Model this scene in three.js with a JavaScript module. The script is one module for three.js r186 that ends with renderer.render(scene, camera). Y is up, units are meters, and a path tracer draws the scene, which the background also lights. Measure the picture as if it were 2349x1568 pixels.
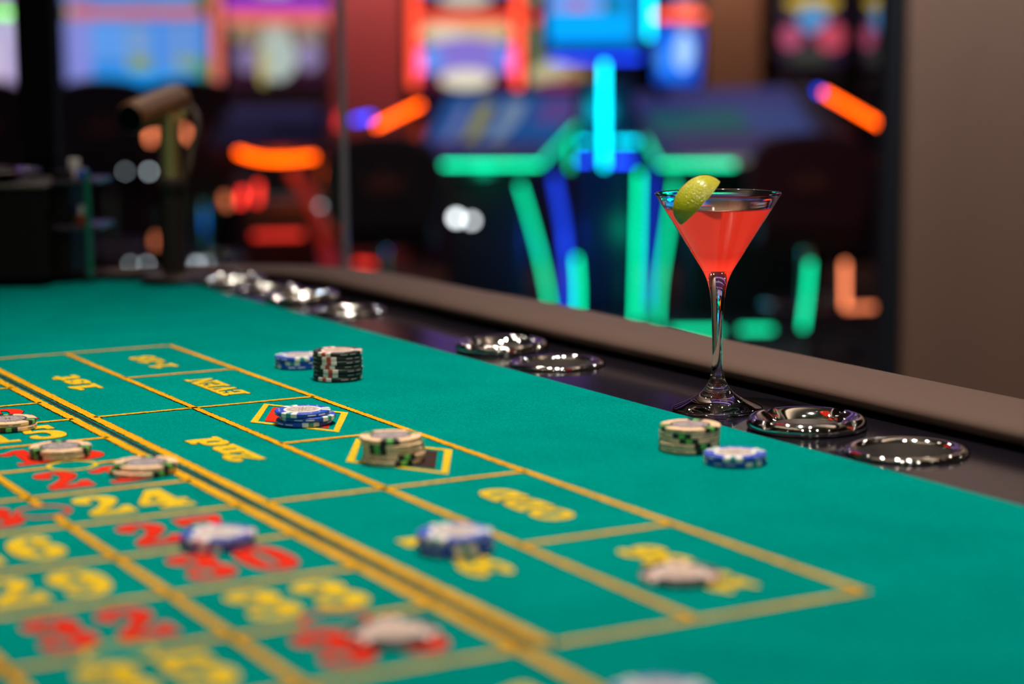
import * as THREE from 'three';
import { mergeGeometries } from 'three/addons/utils/BufferGeometryUtils.js';
import { RoundedBoxGeometry } from 'three/addons/geometries/RoundedBoxGeometry.js';
import { FontLoader } from 'three/addons/loaders/FontLoader.js';
import { RectAreaLightUniformsLib } from 'three/addons/lights/RectAreaLightUniformsLib.js';
import { ImprovedNoise } from 'three/addons/math/ImprovedNoise.js';

// ---------------------------------------------------------------- camera, exposure
const scene = new THREE.Scene();
const W = 2349, H = 1568, FPX = 4594;
const FELT = 0.92;                                     // height of the felt above the floor
const EYE = FELT + 0.253;
const camera = new THREE.PerspectiveCamera(2 * Math.atan(H / 2 / FPX) * 180 / Math.PI, W / H, 0.05, 60);
camera.position.set(0, EYE, 0);
camera.rotation.set(-0.138, 0, -0.0092034, 'YXZ');
camera.focus = 1.485;
camera.userData.fStop = 3.3;
camera.updateMatrixWorld(true);
const renderer = new THREE.WebGLRenderer();
renderer.toneMapping = THREE.LinearToneMapping;
renderer.toneMappingExposure = 1.0;
renderer.shadowMap.enabled = true;
RectAreaLightUniformsLib.init();
scene.background = new THREE.Color(0x000000);

// the table stands turned to the room; t(x, y, z) takes table coordinates (metres from the far outer corner of the layout) to the room
const YAW = 1.0703436, TC = [1.74638, 0.59744];
const t = (x, y, z) => new THREE.Vector3(x - TC[0], 0, z - TC[1]).applyAxisAngle(new THREE.Vector3(0, 1, 0), -YAW).setY(FELT + y);
// a place in the room: seen at photo pixel (px, py), d metres away from the camera
const at = (px, py, d) => {
  const v = new THREE.Vector3((px - W / 2) / FPX, -(py - H / 2) / FPX, -1).applyEuler(camera.rotation);
  return v.multiplyScalar(d / -v.z).add(camera.position);
};

// overhead lamps: a row of warm downlights above the table and some more over the hall
const LAMPS = [[1.02, -0.12, 0.32], [0.53, -0.1, 1.6], [0.0, -0.11, 0.5], [-0.6, -0.1, 0.06]];   // place along and across the table, share of LAMP_I
const LAMP_Y = 2.62, CEIL = 2.7, LAMP_I = 6.1;
const WARM = new THREE.Color(1, 0.9, 0.78);
const HALL_LAMPS = [[-3.2, -3.2], [-1.2, -4.6], [2.6, -3.0], [-3.6, -6.6], [0.4, -7.2], [3.4, -6.4], [-2.2, -10.2], [1.2, -10.4], [2.2, 1.2], [-2.4, 1.2], [1.35, -3.55], [0.9, -2.2], [-0.2, -3.6], [-0.45, 0.75, 1.8], [0.75, 0.7, 1.8], [0.15, 1.3, 1.8]]   // place in the room, share of HALL_I; last three and the pillar one are added fill
const ADDED_COVE_I = 14, ADDED_VIOLET_I = 9;  // strengths of the added upward troughs
const HALL_I = 1.9;

// ---------------------------------------------------------------- helpers
let seed = 7;
const rnd = () => { seed = (seed * 16807) % 2147483647; return (seed - 1) / 2147483646; };
const rr = (a, b) => a + (b - a) * rnd();
const noise = new ImprovedNoise();
const used = {};
const numbered = (n) => { const k = used[n] = (used[n] ?? -1) + 1; return k ? n + '_' + String(k).padStart(3, '0') : n; };
const DEG = Math.PI / 180;
const V = (x, y, z) => new THREE.Vector3(x, y, z);
function mesh(name, geo, mat, parent) {
  const g = Array.isArray(geo) ? (geo.length > 1 ? mergeGeometries(geo.map((q) => { const k = q.index ? q.toNonIndexed() : q.clone(); for (const a of Object.keys(k.attributes)) if (!['position', 'normal', 'uv'].includes(a)) k.deleteAttribute(a); return k; })) : geo[0]) : geo;
  const m = new THREE.Mesh(g, mat);
  m.castShadow = m.receiveShadow = true;
  m.name = parent ? name : numbered(name);
  (parent ?? scene).add(m);
  return m;
}
function tag(o, label, category, group) { Object.assign(o.userData, { label, category }); if (group) o.userData.group = group; return o; }
function thing(name, label, category, pos, turn = 0, group) {
  const o = new THREE.Group(); o.name = numbered(name); scene.add(o);
  o.position.copy(pos); o.rotation.y = turn;
  return tag(o, label, category, group);
}
const struct = (o) => { o.userData.kind = 'structure'; return o; };
function copyOf(src, pos, turn, label) {
  const c = src.clone(); c.name = numbered(src.name.replace(/_\d{3}$/, '')); scene.add(c);
  c.position.copy(pos); c.rotation.set(0, turn, 0); c.userData = { ...src.userData };
  if (label) c.userData.label = label;
  return c;
}
const box = (w, h, d, x = 0, y = 0, z = 0) => new THREE.BoxGeometry(w, h, d).translate(x, y, z);
const rbox = (w, h, d, r, x = 0, y = 0, z = 0, s = 3) => new RoundedBoxGeometry(w, h, d, s, r).translate(x, y, z);
const lathe = (pts, n = 48) => new THREE.LatheGeometry(pts.map(([r, y]) => new THREE.Vector2(r, y)), n);
const cyl = (r0, r1, h, n = 24) => new THREE.CylinderGeometry(r1, r0, h, n);
function tube(pts, r, seg = 40, rad = 8, closed = false) {
  const c = pts.length === 2 ? new THREE.LineCurve3(pts[0], pts[1]) : new THREE.CatmullRomCurve3(pts, closed);
  const gs = [new THREE.TubeGeometry(c, pts.length === 2 ? 1 : seg, r, rad, closed)];
  if (!closed) for (const p of [pts[0], pts[pts.length - 1]]) gs.push(new THREE.SphereGeometry(r, rad, 6).translate(p.x, p.y, p.z));
  return mergeGeometries(gs.map((g) => g.toNonIndexed()));
}
const bar = (a, b, r, n = 16) => { // round bar between two points
  const d = b.clone().sub(a), g = new THREE.CylinderGeometry(r, r, d.length(), n);
  return g.applyQuaternion(new THREE.Quaternion().setFromUnitVectors(V(0, 1, 0), d.clone().normalize())).translate((a.x + b.x) / 2, (a.y + b.y) / 2, (a.z + b.z) / 2);
};
function hex(corners, depthVec) { // a solid slab: four corners of its face, pushed along depthVec
  const a = corners, b = corners.map((p) => p.clone().add(depthVec)), pos = [], idx = [];
  const quad = (p, q, r, s) => { const k = pos.length / 3; for (const v of [p, q, r, s]) pos.push(v.x, v.y, v.z); idx.push(k, k + 1, k + 2, k, k + 2, k + 3); };
  quad(a[0], a[1], a[2], a[3]); quad(b[3], b[2], b[1], b[0]);
  for (let i = 0; i < 4; i++) { const j = (i + 1) % 4; quad(a[j], a[i], b[i], b[j]); }
  const g = new THREE.BufferGeometry(); g.setAttribute('position', new THREE.Float32BufferAttribute(pos, 3));
  g.setAttribute('uv', new THREE.Float32BufferAttribute(Array.from({ length: 6 }, () => [0, 0, 1, 0, 1, 1, 0, 1]).flat(), 2));
  g.setIndex(idx); g.computeVertexNormals(); return g;
}
const std = (o) => new THREE.MeshStandardMaterial(o);
const phys = (o) => new THREE.MeshPhysicalMaterial(o);
const lin = (r, g, b) => new THREE.Color().setRGB(r, g, b);
const glow = (r, g, b, k = 1) => std({ color: 0x080808, roughness: 0.4, emissive: lin(r, g, b), emissiveIntensity: k });
function dataTex(n, f, rep, srgb) {
  const d = new Uint8Array(n * n * 4);
  for (let y = 0; y < n; y++) for (let x = 0; x < n; x++) { const c = f(x, y); for (let k = 0; k < 3; k++) d[(y * n + x) * 4 + k] = Math.max(0, Math.min(255, c[k])); d[(y * n + x) * 4 + 3] = 255; }
  const T = new THREE.DataTexture(d, n, n); T.wrapS = T.wrapT = THREE.RepeatWrapping; T.magFilter = THREE.LinearFilter; T.minFilter = THREE.LinearMipmapLinearFilter; T.generateMipmaps = true;
  T.repeat.set(rep, rep); if (srgb) T.colorSpace = THREE.SRGBColorSpace; T.needsUpdate = true; return T;
}
function canvasTex(w, h, draw) {
  const c = document.createElement('canvas'); c.width = w; c.height = h; draw(c.getContext('2d'), w, h);
  const T = new THREE.CanvasTexture(c); T.colorSpace = THREE.SRGBColorSpace; return T;
}

// ---------------------------------------------------------------- materials
const tileN = (x, y, n, f, z) => { // noise that tiles over n pixels with f periods
  const a = 2 * Math.PI * x / n, b = 2 * Math.PI * y / n, k = f / (2 * Math.PI);
  return noise.noise(Math.cos(a) * k + 31 * z, Math.sin(a) * k + Math.cos(b) * k * 1.7, Math.sin(b) * k + z * 7.3);
};
const feltGrain = dataTex(1024, (x, y) => {
  const g = 1 + 0.3 * (rnd() - 0.5) + 0.16 * noise.noise(x * 0.21, y * 0.21, 3.3) + 0.05 * tileN(x, y, 1024, 5, 1);
  return [205 * g, 205 * g, 205 * g];
}, 1, true);
feltGrain.repeat.set(1 / 0.3, 1 / 0.3);
const M = {};
M.felt = phys({ color: lin(0.0, 0.33, 0.285), map: feltGrain, bumpMap: feltGrain, bumpScale: 0.0003, roughness: 1, specularIntensity: 0 });
M.printYellow = phys({ color: lin(1.0, 0.52, 0.02), map: feltGrain, bumpMap: feltGrain, bumpScale: 0.0003, roughness: 1, specularIntensity: 0 });
M.printYellow2 = phys({ color: lin(1.0, 0.68, 0.035), map: feltGrain, bumpMap: feltGrain, bumpScale: 0.0003, roughness: 1, specularIntensity: 0 });
M.printRed = phys({ color: lin(1.0, 0.045, 0.02), map: feltGrain, bumpMap: feltGrain, bumpScale: 0.0003, roughness: 1, specularIntensity: 0 });
M.printBlack = phys({ color: lin(0.075, 0.045, 0.04), map: feltGrain, bumpMap: feltGrain, bumpScale: 0.0003, roughness: 1, specularIntensity: 0 });
M.printBand = phys({ color: lin(0.04, 0.055, 0.045), map: feltGrain, bumpMap: feltGrain, bumpScale: 0.0003, roughness: 1, specularIntensity: 0 });
M.printDark = phys({ color: lin(0.025, 0.025, 0.015), map: feltGrain, bumpMap: feltGrain, bumpScale: 0.0003, roughness: 1, specularIntensity: 0 });
M.laminate = phys({ color: lin(0.008, 0.007, 0.011), roughness: 0.13 });
const leatherBump = dataTex(512, (x, y) => { const g = 128 + 70 * noise.noise(x * 0.12, y * 0.12, 1) + 50 * noise.noise(x * 0.35, y * 0.35, 5); return [g, g, g]; }, 1);
leatherBump.repeat.set(12, 12);
M.leather = phys({ color: lin(0.1, 0.062, 0.049), roughness: 0.6, bumpMap: leatherBump, bumpScale: 0.00015, specularIntensity: 0.35 });
M.chrome = phys({ color: lin(0.8, 0.78, 0.77), metalness: 1, roughness: 0.05 });
M.steel = phys({ color: lin(0.62, 0.6, 0.59), metalness: 1, roughness: 0.1 });
M.brushed = phys({ color: lin(0.66, 0.63, 0.61), metalness: 1, roughness: 0.28 });
M.blackWood = std({ color: lin(0.02, 0.014, 0.012), roughness: 0.45 });
M.blackBox = phys({ color: lin(0.01, 0.008, 0.008), roughness: 0.6, specularIntensity: 0.2 });
M.glass = phys({ color: 0xffffff, roughness: 0.0, transmission: 1, thickness: 0.01, ior: 1.5 });
M.pane = phys({ color: 0xffffff, roughness: 0.0, transmission: 1, thickness: 0, ior: 1.5 });
M.acrylic = phys({ color: lin(0.93, 0.94, 0.95), roughness: 0.02, transmission: 1, thickness: 0, ior: 1.4, specularIntensity: 0.5 });
M.acrylicEdge = std({ color: lin(0.34, 0.31, 0.38), roughness: 0.35 });
M.darkPlastic = std({ color: lin(0.012, 0.012, 0.016), roughness: 0.4 });
M.chairLeather = std({ color: lin(0.012, 0.008, 0.011), roughness: 0.5 });
M.maroon = std({ color: lin(0.06, 0.008, 0.016), roughness: 0.55 });
M.cabinet = std({ color: lin(0.03, 0.018, 0.03), roughness: 0.35 });

// ---------------------------------------------------------------- the room
{
  const carpet = dataTex(256, (x, y) => { const g = 26 + 14 * Math.sin(x * 0.098) * Math.sin(y * 0.098) + 16 * (rnd() - 0.5); return [g * 1.7, g * 0.7, g * 0.7]; }, 1, true);
  carpet.repeat.set(12, 12);
  const X0 = -7, X1 = 6, Z0 = -14.2, Z1 = 3.2, cx = (X0 + X1) / 2, cz = (Z0 + Z1) / 2, w = X1 - X0, l = Z1 - Z0;
  struct(mesh('floor', box(w, 0.1, l, cx, -0.05, cz), std({ map: carpet, roughness: 0.95 })));
  struct(mesh('ceiling', box(w, 0.1, l, cx, CEIL + 0.05, cz), std({ color: lin(0.4, 0.34, 0.29), roughness: 0.8 })));
  const wallM = std({ color: lin(0.05, 0.022, 0.02), roughness: 0.7 }), wallL = std({ color: lin(0.5, 0.42, 0.36), roughness: 0.7 });
  struct(mesh('wall_back', box(w, CEIL, 0.1, cx, CEIL / 2, Z0 - 0.05), wallM));
  struct(mesh('wall_front', box(w, CEIL, 0.1, cx, CEIL / 2, Z1 + 0.05), wallL));
  struct(mesh('wall_left', box(0.1, CEIL, l, X0 - 0.05, CEIL / 2, cz), wallM));
  struct(mesh('wall_right', box(0.1, CEIL, l, X1 + 0.05, CEIL / 2, cz), wallM));
}

// ---------------------------------------------------------------- lamps
{
  const rim = lathe([[0.045, 0], [0.062, -0.004], [0.068, -0.001], [0.068, 0.08], [0.045, 0.08], [0.045, 0]], 32);
  const disc = lathe([[0, 0.004], [0.042, 0.004], [0.045, 0.01], [0.045, 0.014], [0, 0.014]], 32);
  const faceM = glow(1, 0.86, 0.66, 30);
  const rimM = std({ color: lin(0.5, 0.48, 0.45), metalness: 1, roughness: 0.35 });
  const put = (p, label, I, angle, group, r, col = WARM) => {
    const o = thing('ceiling_downlight', label, 'ceiling lamp', p, 0, group);
    mesh('trim_ring', rim, rimM, o); mesh('lamp_face', disc, faceM, o);
    const s = new THREE.SpotLight(col, I, 0, angle, 1, 2);
    s.position.set(0, -0.012, 0); s.target.position.set(0, -2, 0); o.add(s, s.target);
    s.castShadow = true; s.shadow.radius = r; s.shadow.mapSize.set(1024, 1024); s.shadow.camera.near = 0.05; s.shadow.camera.far = 14; s.name = 'lamp_beam'; s.target.name = 'lamp_aim';
  };
  for (const [x, z, k] of LAMPS) { const p = t(x, 0, z); p.y = LAMP_Y; put(p, 'small round warm downlight in the ceiling above the roulette table', LAMP_I * k, 36 * DEG, 'downlights above the roulette table', 1.6); }
  put(V(1.0, LAMP_Y, -4.02), 'small round cool downlight in the ceiling close to the beige pillar', 15, 60 * DEG, undefined, 2, lin(0.58, 0.74, 1.0));  // added lamp that brightens and cools the top of the pillar
  for (const [x, z, k = 1] of HALL_LAMPS) put(V(x, LAMP_Y, z), 'small round warm downlight in the ceiling over the gaming hall', HALL_I * k, 70 * DEG, 'downlights over the gaming hall', 2.2);  // includes the added fill lamps behind the camera and by the pillar
}

// indirect light: added unseen troughs under the ceiling that throw light up on it, warm over the table and violet in the hall
function trough(p, turn, len, label, col, I) {
  const o = thing('added_cove_light', label, 'ceiling lamp', p, turn);
  mesh('trough', [box(len + 0.1, 0.02, 0.16, 0, 0, 0), box(len + 0.1, 0.06, 0.015, 0, 0.03, 0.08), box(len + 0.1, 0.06, 0.015, 0, 0.03, -0.08)], std({ color: lin(0.3, 0.27, 0.24), roughness: 0.6 }), o);
  for (const x of [-0.4, 0.4]) mesh('hanger', bar(V(x * len, 0.01, 0), V(x * len, CEIL - p.y, 0), 0.006), M.darkPlastic, o);
  mesh('added_light_strip', box(len, 0.01, 0.1, 0, 0.016, 0), glow(...col, 3), o);
  const l = new THREE.RectAreaLight(lin(...col), I, len, 0.1); l.position.set(0, 0.024, 0); l.rotation.x = Math.PI / 2; l.name = 'added_cove_glow'; o.add(l);
}
for (const z of [-1.15, 1.2]) { const p = t(0.7, 0, z); p.y = 2.36; trough(p, -YAW, 1.8, z < 0 ? 'long trough of indirect light under the ceiling on the players side' : 'long trough of indirect light under the ceiling on the dealer side', [1, 0.86, 0.7], ADDED_COVE_I); }
for (const z of [-5.6, -8.0]) trough(V(-0.3, 2.4, z), 0, 5, z > -6 ? 'nearer violet light trough under the ceiling of the gaming hall' : 'farther violet light trough under the ceiling of the gaming hall', [0.42, 0.26, 1], ADDED_VIOLET_I);  // violet pair added to tint reflections in the strip and chrome

// ---------------------------------------------------------------- the roulette table
const ROW = 0.0837397, VM = 0.09692, VD1 = 0.17439, VD2 = 0.18946, VC = 0.29066, VB = 0.39186, VA = 0.49306;
const table = thing('roulette_table', 'roulette table with green felt betting layout, black edge strip and padded brown rail', 'gaming table', t(0, 0, 0), -YAW);
const FT = 0.0012;                                     // felt is this thick
const CUPS = [[0.741, -0.2455], [0.285, -0.2455], [-0.152, -0.247], [-0.387, -0.252]];
const ASHES = [[0.635, -0.2445], [0.182, -0.2475], [-0.274, -0.2465], [-0.478, -0.241]];
{
  // outline of the top, round at its far corner
  const s = new THREE.Shape();
  s.moveTo(2.1, 0.335); s.lineTo(-0.36, 0.335); s.bezierCurveTo(-0.5, 0.335, -0.6, 0.3, -0.63, 0.19); s.bezierCurveTo(-0.66, 0.1, -0.68, -0.1, -0.69, -0.3); s.lineTo(-0.72, -1.15); s.lineTo(2.1, -1.15); s.closePath();
  for (const [x, z] of [...CUPS, ...ASHES]) { const h = new THREE.Path(); h.absarc(x, -z, 0.0365, 0, Math.PI * 2, true); s.holes.push(h); }
  const flat = (g) => g.rotateX(-Math.PI / 2);
  mesh('edge_top', flat(new THREE.ExtrudeGeometry(s, { depth: 0.03, bevelEnabled: false, curveSegments: 24 })).translate(0, -0.03 - FT, 0), M.laminate, table);
  // felt
  const f = new THREE.Shape();
  f.moveTo(2.05, 0.1965); f.lineTo(-0.44, 0.1965); f.bezierCurveTo(-0.52, 0.1965, -0.565, 0.17, -0.585, 0.13); f.bezierCurveTo(-0.61, 0.05, -0.63, -0.1, -0.635, -0.3); f.lineTo(-0.65, -1.1); f.lineTo(2.05, -1.1); f.closePath();
  mesh('felt', flat(new THREE.ExtrudeGeometry(f, { depth: FT, bevelEnabled: true, bevelSize: 0.0006, bevelThickness: 0.0004, bevelSegments: 2, curveSegments: 24 })).translate(0, -FT - 0.0004, 0), M.felt, table);
  // padded rail, swept along the edge; lower and narrower along the far end
  const path = [[2.1, -0.34, 0.05, 0.0212], [1.2, -0.34, 0.05, 0.0212], [0.4, -0.34, 0.05, 0.0212], [-0.1, -0.34, 0.05, 0.0212], [-0.3, -0.34, 0.049, 0.021], [-0.4, -0.337, 0.047, 0.019], [-0.49, -0.322, 0.042, 0.015], [-0.56, -0.29, 0.036, 0.0115], [-0.615, -0.23, 0.032, 0.009], [-0.645, -0.15, 0.03, 0.008], [-0.665, 0, 0.03, 0.007], [-0.69, 0.4, 0.03, 0.007], [-0.715, 1.15, 0.03, 0.007]];
  const cv = new THREE.CatmullRomCurve3(path.map(([x, z]) => V(x, 0, z)), false, 'centripetal');
  const wv = new THREE.CatmullRomCurve3(path.map(([, , a, b]) => V(a, b, 0)), false, 'centripetal');
  const N = 160, K = 28, pos = [], uv = [], idx = [];
  for (let i = 0; i <= N; i++) {
    const u = i / N, p = cv.getPoint(u), tg = cv.getTangent(u), w = wv.getPoint(u), out = V(-tg.z, 0, tg.x);
    for (let k = 0; k <= K; k++) {
      const a = k / K * 2 * Math.PI, c = Math.cos(a), sn = Math.sin(a);
      const f = w.y / 0.0212, q = c < 0 ? c * w.x * 0.68 : c * w.x * 1.1, y = 0.0106 * f + sn * 0.0112 * f;
      pos.push(p.x + out.x * q, y - FT, p.z + out.z * q); uv.push(u * 3.5, k / K * 0.25);
    }
  }
  for (let i = 0; i < N; i++) for (let k = 0; k < K; k++) { const a = i * (K + 1) + k; idx.push(a, a + 1, a + K + 1, a + 1, a + K + 2, a + K + 1); }
  const g = new THREE.BufferGeometry(); g.setAttribute('position', new THREE.Float32BufferAttribute(pos, 3)); g.setAttribute('uv', new THREE.Float32BufferAttribute(uv, 2)); g.setIndex(idx); g.computeVertexNormals();
  mesh('padded_rail', g, M.leather, table);
  mesh('apron', box(2.6, 0.16, 1.35, 0.72, -0.12, 0.43), M.blackWood, table);
  for (const x of [-0.3, 1.6]) mesh('leg', [rbox(0.3, FELT - 0.22, 0.7, 0.02, x, -0.2 - (FELT - 0.22) / 2, 0.43), rbox(0.42, 0.06, 0.9, 0.015, x, -FELT + 0.03, 0.43)], M.blackWood, table);
}
// the printed layout: lines with fuzzy dark borders, each a thin strip of dyed nap
const UP1 = 0.00022, UP2 = 0.0004;
function strip(x0, z0, x1, z1, w, y, fuzz) {
  const L = Math.hypot(x1 - x0, z1 - z0), n = Math.max(2, Math.round(L / 0.0016)), dx = (x1 - x0) / L, dz = (z1 - z0) / L, pos = [], uv = [], nor = [], idx = [];
  for (let i = 0; i <= n; i++) for (const s of [1, -1]) {
    const h = s * (w / 2 + fuzz * (rnd() - 0.5)), x = x0 + dx * L * i / n + dz * h, z = z0 + dz * L * i / n - dx * h;
    pos.push(x, y, z); nor.push(0, 1, 0); uv.push(x, z);
  }
  for (let i = 0; i < n; i++) { const a = i * 2; idx.push(a, a + 1, a + 2, a + 1, a + 3, a + 2); }
  const g = new THREE.BufferGeometry(); g.setAttribute('position', new THREE.Float32BufferAttribute(pos, 3)); g.setAttribute('normal', new THREE.Float32BufferAttribute(nor, 3)); g.setAttribute('uv', new THREE.Float32BufferAttribute(uv, 2)); g.setIndex(idx);
  return g;
}
function line(x0, z0, x1, z1, w = 0.0051) {
  const l = mesh('printed_line', strip(x0, z0, x1, z1, w, UP2, 0.0009), M.printYellow, table);
  mesh('dark_border', strip(x0, z0, x1, z1, w + 0.0018, UP1, 0.0014), M.printDark, l);
}
{
  const E = 12 * ROW, e = 0.0023;
  line(-e, 0, E + e, 0); line(0, VM, E, VM);
  line(-0.3, VD1, E + 0.002, VD1, 0.0068); line(-0.3, VD2, E + 0.12, VD2, 0.0068);
  mesh('printed_band', strip(-0.3, (VD1 + VD2) / 2, E, (VD1 + VD2) / 2, 0.0034, UP1, 0.0012), M.printBand, table);
  // the column lines are broken by the small circles
  const gaps = { C: [[0.6265, 0.016]], B: [] };
  let a = -0.02; for (const [x, r] of gaps.C) { line(a, VC, x - r, VC); a = x + r; } line(a, VC, E + 0.12, VC);
  line(-0.02, VB, E + 0.12, VB); line(-0.02, VA, E + 0.12, VA);
  for (let k = 0; k <= 12; k += 2) line(k * ROW, k % 4 ? VM : VD1, k * ROW, 0);
  for (let k = 0; k <= 12; k++) {
    const x = k * ROW, cs = k === 6 ? [0.2397] : k === 11 ? [0.2403, 0.3425] : [];
    let z = VA; for (const c of [...cs].reverse()) { line(x, z, x, c + 0.017); z = c - 0.017; } line(x, z, x, k ? VD2 : VD1);
  }
  line(E + 0.12, VA, E + 0.12, VD2);
}
function ringPrint(x, z, m) {
  const g = new THREE.RingGeometry(0.0135, 0.0166, 48, 1).rotateX(-Math.PI / 2).translate(x, UP2, z);
  const p = g.attributes.position, uv = g.attributes.uv; for (let i = 0; i < p.count; i++) uv.setXY(i, p.getX(i), p.getZ(i));
  mesh('printed_ring', g, m, table);
}
ringPrint(6 * ROW, 0.2397, M.printYellow2); ringPrint(0.6265, VC + 0.003, M.printRed); ringPrint(11 * ROW, 0.2403, M.printRed); ringPrint(11 * ROW, 0.3425, M.printYellow2);
// diamonds for red and black
function diamond(x, m) {
  const z = 0.0455, pl = (r, y) => { const s = new THREE.Shape(); s.moveTo(r[0], 0); s.lineTo(0, r[1]); s.lineTo(-r[0], 0); s.lineTo(0, -r[1]); s.closePath(); return s; };
  const o = pl([0.0695, 0.0385]), h = pl([0.0605, 0.0325]); o.holes.push(new THREE.Path(h.getPoints()));
  const put = (sh, y) => { const g = new THREE.ShapeGeometry(sh).rotateX(-Math.PI / 2).translate(x, y, z); const p = g.attributes.position, uv = g.attributes.uv; for (let i = 0; i < p.count; i++) uv.setXY(i, p.getX(i), p.getZ(i)); return g; };
  const d = mesh('printed_diamond', put(pl([0.0515, 0.0275]), UP2), m, table);
  mesh('diamond_outline', put(o, UP2), M.printYellow2, d);
}
diamond(5 * ROW - 0.0035, M.printRed); diamond(7 * ROW - 0.003, M.printBlack);
// numbers and words
const font = await new FontLoader().loadAsync('fonts/droid/droid_serif_bold.typeface.json');
function glyphs(text, w, h, fat, y, thick, slant = 0) {
  const spread = /^\d+$/.test(text) ? 0.17 : 0.03;
  // the word fitted into w x h, its strokes fattened, lying flat: reading along +x, its top towards -z
  const shapes = []; let adv = 0;
  for (const ch of text) { for (const sh of font.generateShapes(ch, 1)) { const mv = (p) => p.map((q) => new THREE.Vector2(q.x + adv, q.y)); const e = sh.extractPoints(8), n = new THREE.Shape(mv(e.shape)); n.holes = e.holes.map((h) => new THREE.Path(mv(h))); shapes.push(n); } adv += font.data.glyphs[ch].ha / font.data.resolution + spread; }
  const make = (b) => new THREE.ExtrudeGeometry(shapes, { depth: 0.001, bevelEnabled: true, bevelSize: b, bevelThickness: 0.0005, bevelSegments: 1, curveSegments: 6 });
  const g0 = make(fat); g0.computeBoundingBox(); const b = g0.boundingBox, sx = w / (b.max.x - b.min.x), sy = h / (b.max.y - b.min.y);
  const g = make(fat + thick / ((sx + sy) / 2));
  g.translate(-(b.max.x + b.min.x) / 2, -(b.max.y + b.min.y) / 2, -0.001).applyMatrix4(new THREE.Matrix4().set(sx, slant * sy, 0, 0, 0, sy, 0, 0, 0, 0, 0.02, 0, 0, 0, 0, 1));
  g.rotateX(-Math.PI / 2).translate(0, y, 0);
  return g;
}
function word(text, x, z, w, h, turn, m, fat = 0.035, slant = 0, border = 0.0006) {
  const place = (g) => { g.rotateY(turn).translate(x, 0, z); const p = g.attributes.position, uv = g.attributes.uv; for (let i = 0; i < p.count; i++) uv.setXY(i, p.getX(i), p.getZ(i)); return g; };
  const o = mesh(/^\d+$/.test(text) ? 'printed_number' : 'printed_word', place(glyphs(text, w, h, fat, UP2, 0, slant)), m, table);
  mesh('dark_outline', place(glyphs(text, w, h, fat, UP1, border, slant)), M.printDark, o);
}
{
  const RED = new Set([1, 3, 5, 7, 9, 12, 14, 16, 18, 19, 21, 23, 25, 27, 30, 32, 34, 36]);
  const zs = { 0: (VD2 + VC) / 2, 2: (VC + VB) / 2, 1: (VB + VA) / 2 };
  for (let n = 4; n <= 36; n++) {
    const row = Math.ceil(n / 3) - 1, z = zs[n % 3] - (n % 3 ? 0.002 : -0.001), x = (row + 0.5) * ROW - 0.001;
    if (n % 3 === 1 || (n % 3 === 2 && n < 17)) continue;                 // out of the frame
    word(String(n), x, z, n < 10 ? 0.029 : 0.062, 0.054, Math.PI / 2, RED.has(n) ? M.printRed : M.printYellow2, 0.04);
  }
  // words read from the players' side
  const RD = Math.PI, zo = 0.0475, zi = 0.1385;
  word('1-18', 0.0925, zo, 0.075, 0.023, RD, M.printYellow2, 0.06); word('EVEN', 0.2495, zo, 0.092, 0.0225, RD, M.printYellow2, 0.06);
  word('ODD', 0.752, 0.0458, 0.09, 0.0235, RD, M.printYellow2, 0.06); word('19-36', 0.9235, 0.049, 0.1, 0.025, RD, M.printYellow2, 0.06);
  word('1st', 0.169, zi, 0.082, 0.0245, RD, M.printYellow2, 0.06); word('2nd', 0.501, 0.1365, 0.092, 0.025, RD, M.printYellow2, 0.06); word('3rd', 0.838, 0.1365, 0.096, 0.026, RD, M.printYellow2, 0.06);
  word('2-1', 12 * ROW + 0.06, (VD2 + VC) / 2, 0.07, 0.03, Math.PI / 2, M.printYellow2, 0.03);
}

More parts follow.
